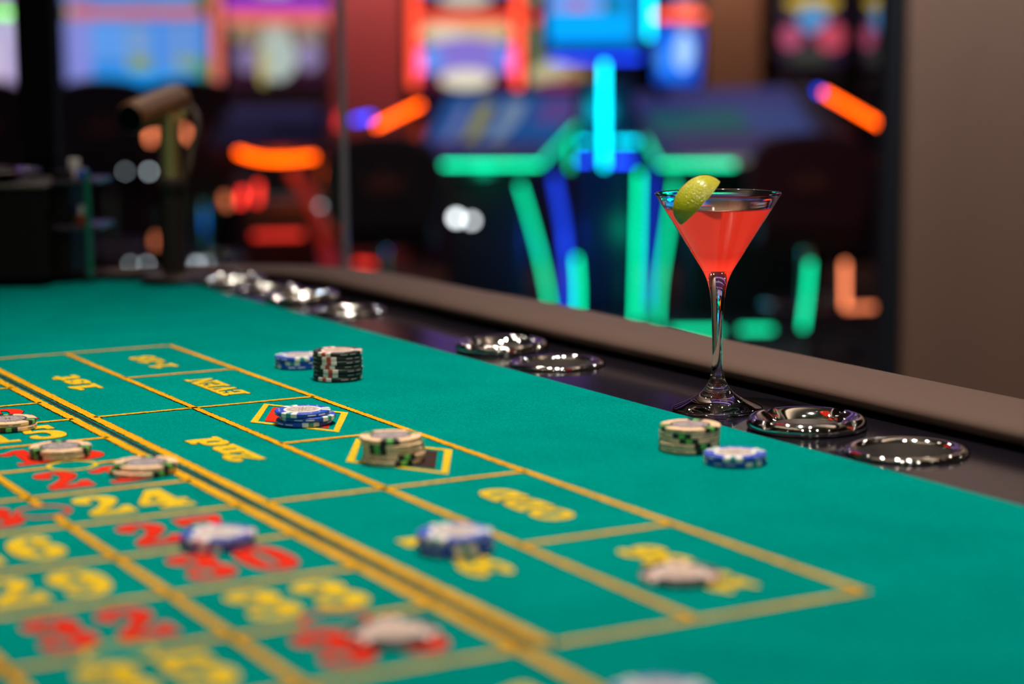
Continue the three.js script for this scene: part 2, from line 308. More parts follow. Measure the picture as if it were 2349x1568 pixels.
// ---------------------------------------------------------------- chrome cup holders and ashtrays let into the edge strip
{
  const wallG = lathe([[0.0313, -0.05], [0.0313, 0.0006]], 96), floorG = lathe([[0.0002, -0.05], [0.0313, -0.05], [0.0322, -0.0505], [0.0322, -0.052], [0.0002, -0.052]], 64), jacketG = lathe([[0.0322, -0.052], [0.0328, -0.05], [0.0328, -0.002]], 64);
  const cupRim = lathe([[0.0313, 0.0006], [0.0318, 0.0016], [0.033, 0.0027], [0.035, 0.0036], [0.0371, 0.0039], [0.039, 0.0034], [0.0403, 0.0022], [0.0408, 0.0008], [0.0404, 0.0002], [0.037, 0.0002], [0.0328, -0.002]], 96);
  const labels = ['chrome cup holder ring nearest the camera, right of the notched ashtray and under the rail', 'chrome cup holder ring beside the ashtray at mid length of the edge strip', 'blurred chrome cup holder ring, right end of the far row of rings', 'small blurred chrome cup holder ring, second from the far end of the strip'];
  CUPS.forEach(([x, z], i) => {
    const o = thing('cup_holder', labels[i], 'cup holder', t(x, -FT + 0.0001, z), -YAW, 'chrome cup holders in the edge strip');
    mesh('cup_wall', wallG, M.brushed, o); mesh('cup_jacket', jacketG, M.steel, o); mesh('cup_floor', floorG, M.brushed, o);
    mesh('rim_ring', cupRim, M.chrome, o);
  });
  // ashtray: domed ring with four round notches, deep brushed bowl
  const prof = [[0.0404, 0.0002], [0.0415, 0.0016], [0.0418, 0.0034], [0.0413, 0.0056], [0.0401, 0.0075], [0.0384, 0.0088], [0.0364, 0.0092], [0.0342, 0.0086], [0.032, 0.0074], [0.0296, 0.0057], [0.0274, 0.0036], [0.026, 0.0018]];
  const n = 192, pos = [], uv = [], idx = [], m = prof.length;
  for (let i = 0; i <= n; i++) {
    const a = i / n * 2 * Math.PI; let da = 9; for (let q = 0; q < 4; q++) da = Math.min(da, Math.abs(Math.atan2(Math.sin(a - q * Math.PI / 2), Math.cos(a - q * Math.PI / 2))));
    for (const [r, y] of prof) { const s = da * r, lim = s < 0.0046 ? 0.0092 - Math.sqrt(0.0046 ** 2 - s * s) * 1.15 : 1; pos.push(r * Math.cos(a), Math.min(y, Math.max(lim, 0.0004)), r * Math.sin(a)); uv.push(i / n, y * 20); }
  }
  for (let i = 0; i < n; i++) for (let k = 0; k < m - 1; k++) { const a = i * m + k; idx.push(a, a + 1, a + m, a + 1, a + m + 1, a + m); }
  const g = new THREE.BufferGeometry(); g.setAttribute('position', new THREE.Float32BufferAttribute(pos, 3)); g.setAttribute('uv', new THREE.Float32BufferAttribute(uv, 2)); g.setIndex(idx); g.computeVertexNormals();
  const bowl = lathe([[0.0002, -0.024], [0.018, -0.024], [0.0225, -0.0225], [0.0248, -0.019], [0.0256, -0.012], [0.026, 0.0019], [0.0266, 0.0018], [0.0264, -0.014], [0.0235, -0.024], [0.018, -0.026], [0.0002, -0.026]], 96);
  const al = ['chrome ashtray with four notches in its rim, just right of the cocktail glass', 'chrome ashtray with notched rim beside the felt at mid length of the strip', 'blurred chrome ashtray beside the felt, third along the edge strip', 'blurred chrome ashtray farthest away at the end of the edge strip'];
  ASHES.forEach(([x, z], i) => {
    const o = thing('ashtray', al[i], 'ashtray', t(x, -FT + 0.0001, z), -YAW + (12 + i * 9) * DEG, 'chrome ashtrays in the edge strip');
    mesh('notched_rim', g, M.chrome, o); mesh('bowl', bowl, M.brushed, o);
  });
}

// ---------------------------------------------------------------- poker chips
const CR = 0.02, CH = 0.0033;
function sector(r0, r1, y0, y1, a0, a1, n = 6) {
  const pos = [], idx = [], b = Math.min(0.00055, (y1 - y0) * 0.25), ring = [[r0, y1], [r1 - b * 1.4, y1], [r1 - b * 0.35, y1 - b * 0.4], [r1, y1 - b], [r1, y0 + b], [r1 - b * 0.35, y0 + b * 0.4], [r1 - b * 1.4, y0], [r0, y0]];
  for (let i = 0; i <= n; i++) { const a = a0 + (a1 - a0) * i / n; for (const [r, y] of ring) pos.push(r * Math.cos(a), y, r * Math.sin(a)); }
  const m = ring.length;
  for (let i = 0; i < n; i++) for (let k = 0; k < m; k++) { const a = i * m + k, c = i * m + (k + 1) % m; idx.push(a, a + m, c, c, a + m, c + m); }
  for (let k = 1; k < m - 1; k++) { idx.push(0, k, k + 1); const s = n * m; idx.push(s, s + k + 1, s + k); }
  let g = new THREE.BufferGeometry(); g.setAttribute('position', new THREE.Float32BufferAttribute(pos, 3)); g.setAttribute('uv', new THREE.Float32BufferAttribute(new Float32Array(pos.length / 3 * 2), 2)); g.setIndex(idx);
  g = g.toNonIndexed(); g.computeVertexNormals(); return g;
}
const chipBody = lathe([[0.0002, 0], [CR - 0.0009, 0], [CR - 0.00032, 0.00018], [CR - 0.00008, 0.00045], [CR, 0.0008], [CR, CH - 0.0008], [CR - 0.00008, CH - 0.00045], [CR - 0.00032, CH - 0.00018], [CR - 0.0009, CH], [0.0138, CH], [0.0135, CH - 0.00012], [0.0002, CH - 0.00012]], 72);
const labelTex = (bg, ink, ink2) => canvasTex(256, 256, (c, w) => {
  c.fillStyle = bg; c.fillRect(0, 0, w, w); c.translate(128, 128);
  c.strokeStyle = ink; c.lineWidth = 3; for (const r of [118, 84, 46]) { c.beginPath(); c.arc(0, 0, r, 0, 7); c.stroke(); }
  c.fillStyle = ink; for (let i = 0; i < 28; i++) { c.save(); c.rotate(i / 28 * 6.2832); c.fillRect(-4, 90, 8 + (i % 3) * 4, 20); c.restore(); }
  c.fillStyle = ink2; for (let i = 0; i < 14; i++) { c.save(); c.rotate(i / 14 * 6.2832 + 0.2); c.beginPath(); c.moveTo(-9, 52); c.lineTo(9, 52); c.lineTo(0, 80); c.fill(); c.restore(); }
  c.fillStyle = ink; for (let i = 0; i < 6; i++) { c.save(); c.rotate(i / 6 * 6.2832); c.beginPath(); c.ellipse(0, 24, 8, 17, 0, 0, 7); c.fill(); c.restore(); }
});
const plast = (r, g, b) => phys({ color: lin(r, g, b), roughness: 0.42 });
const KIND = {
  blue: { body: plast(0.012, 0.07, 0.5), spot: plast(0.86, 0.82, 0.78), stripe: plast(0.02, 0.28, 0.3), dash: plast(0.9, 0.88, 0.9), ring: plast(0.86, 0.82, 0.78), label: labelTex('#d9cfc6', '#6b5344', '#8d7a6c') },
  violet: { body: plast(0.012, 0.05, 0.4), spot: plast(0.86, 0.82, 0.78), stripe: plast(0.5, 0.02, 0.2), dash: plast(0.9, 0.88, 0.9), ring: plast(0.86, 0.82, 0.78), label: labelTex('#e0d6cf', '#8a7466', '#b09a90') },
  tan: { body: plast(0.9, 0.6, 0.37), spot: plast(0.015, 0.014, 0.014), stripe: plast(0.14, 0.5, 0.1), dash: plast(0.07, 0.05, 0.035), ring: plast(0.02, 0.018, 0.02), label: labelTex('#b9aeb0', '#4a3d38', '#8a7560') },
  black: { body: plast(0.014, 0.013, 0.014), spot: plast(0.85, 0.74, 0.68), stripe: plast(0.55, 0.06, 0.045), dash: plast(0.4, 0.36, 0.34), ring: plast(0.85, 0.7, 0.62), label: labelTex('#d8bfae', '#8d7568', '#b59f92') },
};
const spotG = [], stripeG = [], D0 = 0.0003;
for (let i = 0; i < 3; i++) { const a = i * 120 * DEG; spotG.push(sector(0.0139, CR + 0.00007, -0.00001, CH + 0.00004, a - 18 * DEG, a + 18 * DEG, 8)); stripeG.push(sector(0.0142, CR + 0.0001, 0.00002, CH + 0.00006, a - 5.5 * DEG, a + 5.5 * DEG, 4)); }
const dashG = []; for (let i = 0; i < 3; i++) for (const d of [38, 62]) { const a = (i * 120 + d) * DEG; dashG.push(sector(CR - 0.001, CR + 0.0001, 0.0013, 0.002, a, a + 17 * DEG, 4)); dashG.push(sector(0.0163, 0.0176, CH - 0.0003, CH + 0.00004, a + 5 * DEG, a + 9 * DEG, 2)); }
const dashAll = mergeGeometries(dashG);
const ringG = sector(0.0119, 0.0135, CH - 0.0003, CH + 0.00005, 0, Math.PI * 2 - 1e-4, 64);
const labelG = new THREE.CircleGeometry(0.0119, 48).rotateX(-Math.PI / 2).translate(0, CH + 0.00002, 0);
for (const k of Object.values(KIND)) k.labelM = phys({ map: k.label, roughness: 0.35 });
const protos = {};
function makeChip(kind, label, group, pos, turn) {
  const k = KIND[kind]; let o;
  if (protos[kind]) o = copyOf(protos[kind], pos, turn, label);
  else {
    o = thing('poker_chip', label, 'poker chip', pos, turn, group);
    mesh('chip_body', chipBody, k.body, o);
    for (let i = 0; i < 3; i++) { const s = mesh('edge_spot', spotG[i], k.spot, o); mesh('spot_stripe', stripeG[i], k.stripe, s); }
    mesh('edge_dashes', dashAll, k.dash, o).userData.kind = 'stuff'; mesh('label_ring', ringG, k.ring, o); mesh('center_label', labelG, k.labelM, o);
    protos[kind] = o;
  }
  o.userData.group = group; return o;
}
const ORD = { 2: ['bottom', 'top'], 3: ['bottom', 'middle', 'top'], 5: ['bottom', 'second lowest', 'middle', 'second highest', 'top'], 7: ['bottom', 'second lowest', 'third lowest', 'middle', 'third highest', 'second highest', 'top'] };
function pile(kind, n, x, z, what, place, turns, offs = []) {
  for (let i = 0; i < n; i++) {
    const o = offs[i] ?? [rr(-0.0004, 0.0004), rr(-0.0004, 0.0004)];
    makeChip(kind, n === 1 ? `single ${what} ${place}` : `${ORD[n][i]} ${what} ${place}`, n === 1 ? undefined : `${what}s ${place}`, t(x + o[0], UP2 + 0.00025 + i * (CH + 0.00008), z + o[1]), (turns[i] ?? rr(0, 360)) * DEG - YAW);
  }
}
// turn values: world angle of one edge spot, 0 = to the right of the picture, counted towards the camera is negative
const W2 = (a) => a + YAW / DEG;                        // room angle to the chip's own turn
const T3 = (...a) => a.map((q) => W2(q));
pile('black', 7, 0.2651, -0.051, 'black chip', 'of the tall stack of seven on plain felt', T3(-118, -103, -104, -109, -106, -105, -120));
pile('blue', 3, 0.1863, -0.0496, 'blue chip', 'of three just left of the tall black stack', T3(-150, -100, -75));
pile('blue', 3, 0.4397, 0.0525, 'blue chip', 'of three on the red diamond', T3(-70, -33, -114), [[0, 0], [0.0012, -0.0024], [-0.0002, 0.001]]);
pile('tan', 5, 0.597, 0.0569, 'cream chip', 'of five on the black diamond', T3(-65, -62, -118, -117, -88), [[0.001, 0.0008], [0.0006, -0.0006], [-0.0004, -0.0008], [0, 0.0002], [-0.0008, 0.0012]]);
pile('tan', 5, 0.6642, -0.127, 'cream chip', 'of five in front of the cocktail glass', T3(-64, -67, -96, -110, -48));
pile('blue', 2, 0.7151, -0.1272, 'blue chip', 'of two right beside the cream stack near the glass', T3(-58, -100));
pile('tan', 2, 0.3478, 0.2402, 'cream chip', 'of two at the left picture edge above number 15', T3(-75, -12));
pile('tan', 2, 0.4679, 0.2376, 'cream chip', 'of two on the red number 18', T3(-128, -134));
pile('tan', 2, 0.5498, 0.209, 'cream chip', 'of two between number 21 and the double line', T3(-42, -28), [[0, 0], [-0.0008, -0.0026]]);
pile('violet', 2, 0.7544, 0.2348, 'blue chip', 'with magenta marks, of two between numbers 27 and 30', T3(-95, -115));
pile('blue', 3, 0.8303, 0.1313, 'blue chip', 'of three on the nearest dozen box', T3(-70, -75, -120));
pile('black', 1, 0.939, 0.0624, 'black chip with pale spots', 'on the print 19-36', T3(-150));
pile('black', 1, 0.9598, 0.2283, 'black chip with pale spots', 'on the red number 36', T3(-140));
pile('blue', 2, 1.104, 0.1815, 'blurred blue chip', 'of two cut by the bottom picture edge', T3(-90, -100));

// ---------------------------------------------------------------- the cocktail
const GP = t(0.539, -FT + 0.0001, -0.235);
{
  const o = thing('cocktail_glass', 'stemmed martini glass holding the pink cocktail, standing on the black edge strip', 'cocktail glass', GP);
  const solid = [[0.0002, 0.0012], [0.012, 0.0009], [0.031, 0.0003], [0.0326, 0.0001], [0.0334, 0.0006], [0.0335, 0.0014], [0.0325, 0.0024], [0.028, 0.0042], [0.021, 0.0072], [0.0148, 0.0108], [0.0108, 0.0142], [0.0082, 0.0178], [0.0062, 0.0215], [0.005, 0.0255], [0.0042, 0.03], [0.0038, 0.036], [0.0038, 0.05], [0.0041, 0.062], [0.0046, 0.074], [0.0054, 0.084], [0.0064, 0.0905], [0.0078, 0.0955], [0.0096, 0.1], [0.0118, 0.1042], [0.0201, 0.1175], [0.0196, 0.1177]];
  const sp = new THREE.SplineCurve(solid.slice(0, 24).map(([r, y]) => new THREE.Vector2(r, y))).getPoints(140).map((p) => [Math.max(p.x, 0.0002), Math.max(p.y, 0.0001)]);
  mesh('stem_and_foot', lathe([...sp, ...solid.slice(24)], 96), M.glass, o);
  mesh('bowl', lathe([[0.0202, 0.1177], [0.0302, 0.1338], [0.04, 0.14936]], 128), M.pane, o);
  mesh('rim', lathe([[0.04, 0.1494], [0.0448, 0.1572], [0.0459, 0.1589], [0.0459, 0.1595], [0.0455, 0.1599], [0.045, 0.1598], [0.0446, 0.1592], [0.0436, 0.1574], [0.0388, 0.1495], [0.04, 0.1494]], 160), M.glass, o);
  const k = (y) => 0.01375 + (y - 0.1073) * (0.0459 - 0.01375) / (0.1588 - 0.1073) - 0.0006;
  const top = 0.1492;
  const pink = phys({ color: lin(0.72, 0.05, 0.028), roughness: 0.97, transmission: 0.85, thickness: 0, ior: 1.34, specularIntensity: 0.3 });
  const liq = thing('pink_cocktail', 'cloudy pink red cocktail filling the martini glass', 'drink', GP);
  mesh('drink_body', lathe([[0.0002, 0.1047], [0.004, 0.1049], [0.0075, 0.1057], [0.0106, 0.1071], [0.0133, 0.109], [0.0156, 0.1112], [0.0173, 0.1134], [0.0184, 0.1157], [k(0.1178), 0.1178], [k(0.13), 0.13], [k(top), top]], 128), pink, liq);
  mesh('drink_surface', lathe([[k(top), top], [k(top) - 0.0006, top - 0.0003], [k(top) - 0.003, top - 0.0006], [0.0002, top - 0.0007]], 128), phys({ color: lin(1, 0.72, 0.68), roughness: 0.02, transmission: 1, thickness: 0, ior: 1.34 }), liq);
}
// lime wedge hung on the near rim
{
  const o = thing('lime_wedge', 'green lime wedge hung on the rim of the cocktail glass', 'lime wedge', at(1592, 447, 1.412));
  const q = camera.quaternion, ax = V(0.66, 0.72, -0.18).normalize(), mid0 = V(-0.62, 0.5, 0.78).normalize();
  const mid = mid0.addScaledVector(ax, -mid0.dot(ax)).normalize(), side = ax.clone().cross(mid).normalize();
  const L = 0.0208, R = 0.017, A = 48 * DEG, off = 0.0105, nu = 48, nv = 36;
  const P = (lat, lon, s = 1, rs = 1) => { const r = R * Math.cos(lat) ** 0.86 * s * rs; return ax.clone().multiplyScalar(Math.sin(lat) * L * s).addScaledVector(mid, r * Math.cos(lon) - off).addScaledVector(side, r * Math.sin(lon)); };
  const grid = (f, m, n) => { const pos = [], uv = [], idx = []; for (let i = 0; i <= m; i++) for (let j = 0; j <= n; j++) { const p = f(i / m, j / n); pos.push(p.x, p.y, p.z); uv.push(i / m, j / n); } for (let i = 0; i < m; i++) for (let j = 0; j < n; j++) { const a = i * (n + 1) + j; idx.push(a, a + n + 1, a + 1, a + 1, a + n + 1, a + n + 2); } const g = new THREE.BufferGeometry(); g.setAttribute('position', new THREE.Float32BufferAttribute(pos, 3)); g.setAttribute('uv', new THREE.Float32BufferAttribute(uv, 2)); g.setIndex(idx); g.computeVertexNormals(); return g; };
  const skinTex = dataTex(512, (x, y) => { const n1 = noise.noise(x * 0.02, y * 0.02, 2), n2 = noise.noise(x * 0.12, y * 0.12, 4), k = 0.5 + 0.5 * (x / 512) + 0.14 * n1; return [118 + 84 * k + 10 * n2, 150 + 42 * k + 8 * n2, 8 + 12 * n2]; }, 1, true);
  const pore = dataTex(512, (x, y) => { let g = 150 + 60 * noise.noise(x * 0.085, y * 0.06, 9) + 50 * noise.noise(x * 0.2, y * 0.15, 2); return [g, g, g]; }, 1);
  const skinM = phys({ map: skinTex, roughness: 0.24, bumpMap: pore, bumpScale: 0.0014, clearcoat: 0.4, clearcoatRoughness: 0.2 });
  const pithM = phys({ color: lin(0.75, 0.68, 0.42), roughness: 0.6 }), pulpM = phys({ color: lin(0.5, 0.6, 0.15), roughness: 0.25, transmission: 0.3, thickness: 0 });
  const lat = (u) => (u - 0.5) * Math.PI * 0.985;
  mesh('peel', grid((u, v) => P(lat(u), (v * 2 - 1) * A), nu, nv), skinM, o);
  for (const s of [-1, 1]) {
    mesh('pith', grid((u, v) => P(lat(u), s * A, 1, 1 - 0.16 * v), nu, 3), pithM, o);
    mesh('pulp', grid((u, v) => P(lat(u), s * A, 1, 0.84 * (1 - v)), nu, 8), pulpM, o);
  }
}

// ---------------------------------------------------------------- things at the far end of the table
{
  // camera-like cylinder head on a stand
  const d = 2.36, base = at(400, 632, d); base.y = FELT + 0.004;
  const o = thing('table_scanner', 'brown cylindrical scanner head on a brass neck and dark stand with a looped cable', 'scanner', base);
  const L = (px, py, dd = d) => at(px, py, dd).sub(base);
  const brown = std({ color: lin(0.2, 0.085, 0.03), roughness: 0.42 }), brass = std({ color: lin(0.8, 0.55, 0.24), metalness: 0.8, roughness: 0.3 }), dk = phys({ color: lin(0.028, 0.018, 0.016), roughness: 0.4, specularIntensity: 0.4 });
  mesh('stand_foot', lathe([[0.0002, 0], [0.04, 0], [0.041, 0.003], [0.036, 0.007], [0.018, 0.01], [0.0002, 0.01]], 40), dk, o);
  const A = L(398, 612), B = L(398, 425); A.x = B.x = 0; A.z = B.z = 0; A.y = 0.008;
  mesh('stand_tube', [bar(A, B, 0.0155, 24), lathe([[0.0155, 0], [0.0182, 0.002], [0.0182, 0.012], [0.013, 0.016], [0.0002, 0.016]], 24).translate(B.x, B.y - 0.006, B.z)], dk, o);
  const C = B.clone(), E2 = L(398, 285); E2.x = 0; E2.z = 0;
  mesh('neck', [bar(C, E2, 0.0125, 20), bar(E2.clone().add(V(0, -0.012, 0)), E2.clone().add(V(0, 0.012, 0)), 0.009, 16)], brass, o);
  const h0 = L(298, 272, d - 0.05), h1 = L(412, 226, d + 0.05), hd = h1.clone().sub(h0).normalize();
  const len = h0.distanceTo(h1), q = new THREE.Quaternion().setFromUnitVectors(V(0, 1, 0), hd);
  mesh('head_barrel', lathe([[0.0165, 0], [0.019, 0.003], [0.0195, 0.01], [0.0195, len - 0.012], [0.018, len - 0.003], [0.0148, len], [0.0002, len]], 36).applyQuaternion(q).translate(h0.x, h0.y, h0.z), brown, o);
  mesh('lens_window', lathe([[0.0002, 0.002], [0.013, 0.002], [0.0165, 0], [0.0165, 0.004], [0.0002, 0.004]], 32).applyQuaternion(q).translate(h0.x, h0.y, h0.z), phys({ color: lin(0.004, 0.003, 0.005), roughness: 0.4, specularIntensity: 0.15 }), o);
  mesh('yoke', bar(L(385, 300), L(428, 252), 0.0045), brass, o);
  mesh('cable', tube([L(432, 236, d + 0.05), L(450, 265, d + 0.03), L(452, 300, d + 0.02), L(440, 345, d + 0.01), L(432, 390), L(422, 415)], 0.0042, 40), std({ color: lin(0.06, 0.035, 0.02), roughness: 0.5 }), o);
}
{
  // black dealer's box with chip shelves
  const p = at(20, 640, 2.36); p.y = FELT + 0.0075;
  const o = thing('chip_cabinet', 'black dealer box with open clear chip shelves at the far left end of the table', 'dealer box', p, 0);
  mesh('box_body', rbox(0.20, 0.106, 0.16, 0.004, -0.044, 0.054, -0.04), M.blackBox, o);
  mesh('box_lid', rbox(0.204, 0.005, 0.164, 0.002, -0.044, 0.1096, -0.04), std({ color: lin(0.09, 0.07, 0.06), roughness: 0.4 }), o);
  const shelfM = phys({ color: lin(0.05, 0.035, 0.055), roughness: 0.3 });
  for (const y of [0.112, 0.058]) mesh('shelf', rbox(0.055, 0.006, 0.09, 0.002, 0.083, y, -0.04), shelfM, o);
  mesh('shelf_back', rbox(0.02, 0.125, 0.09, 0.002, 0.066, 0.0625, -0.045), M.blackBox, o);
  mesh('shelf_post', bar(V(0.098, 0.0, 0.005), V(0.098, 0.125, 0.005), 0.0035), std({ color: lin(0.01, 0.2, 0.13), roughness: 0.3 }), o);
  const cols = [[0.8, 0.75, 0.75, 'white'], [0.02, 0.1, 0.75, 'blue'], [0.6, 0.03, 0.03, 'red'], [0.55, 0.33, 0.12, 'amber'], [0.02, 0.35, 0.2, 'green']];
  let n = 0;
  for (const [y, set] of [[0.1152, [0, 1, 0]], [0.0612, [3, 2, 1, 0]]]) set.forEach((c, i) => {
    const q = V(p.x + 0.076 + (i % 2) * 0.014, p.y + y + 0.0004 + Math.floor(i / 2) * 0.0115, p.z - 0.03 + (i % 2) * 0.02);
    const [r, g, b, nm] = cols[c];
    const pill = thing('counting_chip', `small blurred ${nm} counting chip, ${['first', 'second', 'third', 'fourth'][i]} on the ${y > 0.1 ? 'upper' : 'lower'} shelf of the dealer box`, 'chip', q, 0, 'counting chips on the dealer box');
    mesh('chip_body', lathe([[0.0002, 0], [0.0066, 0], [0.007, 0.001], [0.007, 0.0102], [0.0066, 0.011], [0.0002, 0.011]], 28), plast(r, g, b), pill);
    mesh('chip_cap', lathe([[0.0002, 0], [0.005, 0], [0.005, 0.0003], [0.0002, 0.0003]], 20).translate(0, 0.011, 0), KIND.blue.spot, pill); n++;
  });
  const bowl = thing('metal_dish', 'low silver dish on top of the black dealer box', 'dish', V(p.x - 0.03, p.y + 0.1124, p.z - 0.03));
  mesh('dish_body', lathe([[0.0002, 0], [0.03, 0], [0.05, 0.006], [0.062, 0.012], [0.064, 0.013], [0.06, 0.0135], [0.048, 0.008], [0.03, 0.002], [0.0002, 0.002]], 48), M.steel, bowl);
  mesh('dish_rim', new THREE.TorusGeometry(0.063, 0.0014, 8, 48).rotateX(Math.PI / 2).translate(0, 0.013, 0), M.chrome, bowl);
}
{
  // clear screen standing at the end of the table, with a dull edge
  const e = at(794, 606, 2.62), o = thing('acrylic_screen', 'tall clear acrylic screen with grey edge rising at the end of the table', 'screen', V(e.x, FELT - 0.12, e.z));
  const len = 1.15, h = 1.5;
  mesh('panel', new THREE.PlaneGeometry(len, h).translate(-len / 2 - 0.005, h / 2, 0), M.acrylic, o);
  mesh('edge_strip', rbox(0.0085, h, 0.012, 0.002, 0, h / 2, 0), M.acrylicEdge, o);
  for (const x of [-0.2, -1.0]) mesh('foot_clamp', rbox(0.05, 0.06, 0.04, 0.005, x, 0.0, 0), M.darkPlastic, o);
  const post = at(102, 500, 2.95);
  const q = thing('display_post', 'thick dark vertical post behind the dealer box at the left', 'post', V(post.x, 0, post.z));
  mesh('post_tube', rbox(0.054, CEIL - 0.02, 0.05, 0.006, 0, (CEIL - 0.02) / 2, 0), phys({ color: lin(0.004, 0.004, 0.009), roughness: 0.75, specularIntensity: 0.2 }), q);
  mesh('post_foot', rbox(0.3, 0.02, 0.3, 0.005, 0, 0.011, 0), M.darkPlastic, q);
}

// ---------------------------------------------------------------- pillar at the right
{
  const d = 4.4, x = at(2074, 400, d).x;
  const pt = dataTex(256, (a, b) => { const g = 1 + 0.05 * noise.noise(a * 0.03, b * 0.004, 2) + 0.04 * (rnd() - 0.5); return [200 * g, 182 * g, 168 * g]; }, 1, true);
  const o = struct(mesh('wall_pillar', rbox(1.5, CEIL, 0.14, 0.01, x + 0.75, CEIL / 2, -d - 0.07), phys({ color: lin(0.46, 0.29, 0.2), map: pt, roughness: 0.5 })));
  struct(mesh('trim_1', box(0.03, CEIL, 0.12, x - 0.018, CEIL / 2, -d - 0.08), std({ color: lin(0.005, 0.005, 0.006), roughness: 0.95 })));
}

// ---------------------------------------------------------------- the gaming hall behind
const NEON = { green: [0.0, 0.62, 0.28], cyan: [0.0, 0.72, 0.95], blue: [0.01, 0.05, 0.85], orange: [1.0, 0.085, 0.0], red: [0.85, 0.03, 0.02], peach: [1, 0.25, 0.1] };
const NM = {}; const neonM = (c, k) => NM[c + k] ??= glow(...NEON[c], k);
const TR = 0.0085;
function neon(o, pts, c, k = 5, r = TR, name = 'light_tube') { return mesh(name, tube(pts.map((p) => p.clone().sub(o.position)), r, 24, 8), neonM(c, k), o); }
function pl(o, p, c, I) { const l = new THREE.PointLight(lin(...NEON[c]), I); l.position.copy(p).sub(o.position); l.castShadow = true; l.shadow.radius = 3; l.name = 'tube_light'; o.add(l); }
const screenM = (tex, k) => std({ color: 0x050505, roughness: 0.7, emissive: 0xffffff, emissiveMap: tex, emissiveIntensity: k });
const blobs = (bg, list) => canvasTex(256, 192, (c, w, h) => { c.fillStyle = bg; c.fillRect(0, 0, w, h); for (const [x, y, rx, ry, col, rot] of list) { c.fillStyle = col; c.beginPath(); c.ellipse(x * w, y * h, rx * w, ry * h, rot ?? 0, 0, 7); c.fill(); } });
const bands = (bg, list) => canvasTex(256, 192, (c, w, h) => { c.fillStyle = bg; c.fillRect(0, 0, w, h); for (const [x0, y0, x1, y1, col] of list) { c.fillStyle = col; c.fillRect(x0 * w, y0 * h, (x1 - x0) * w, (y1 - y0) * h); } });

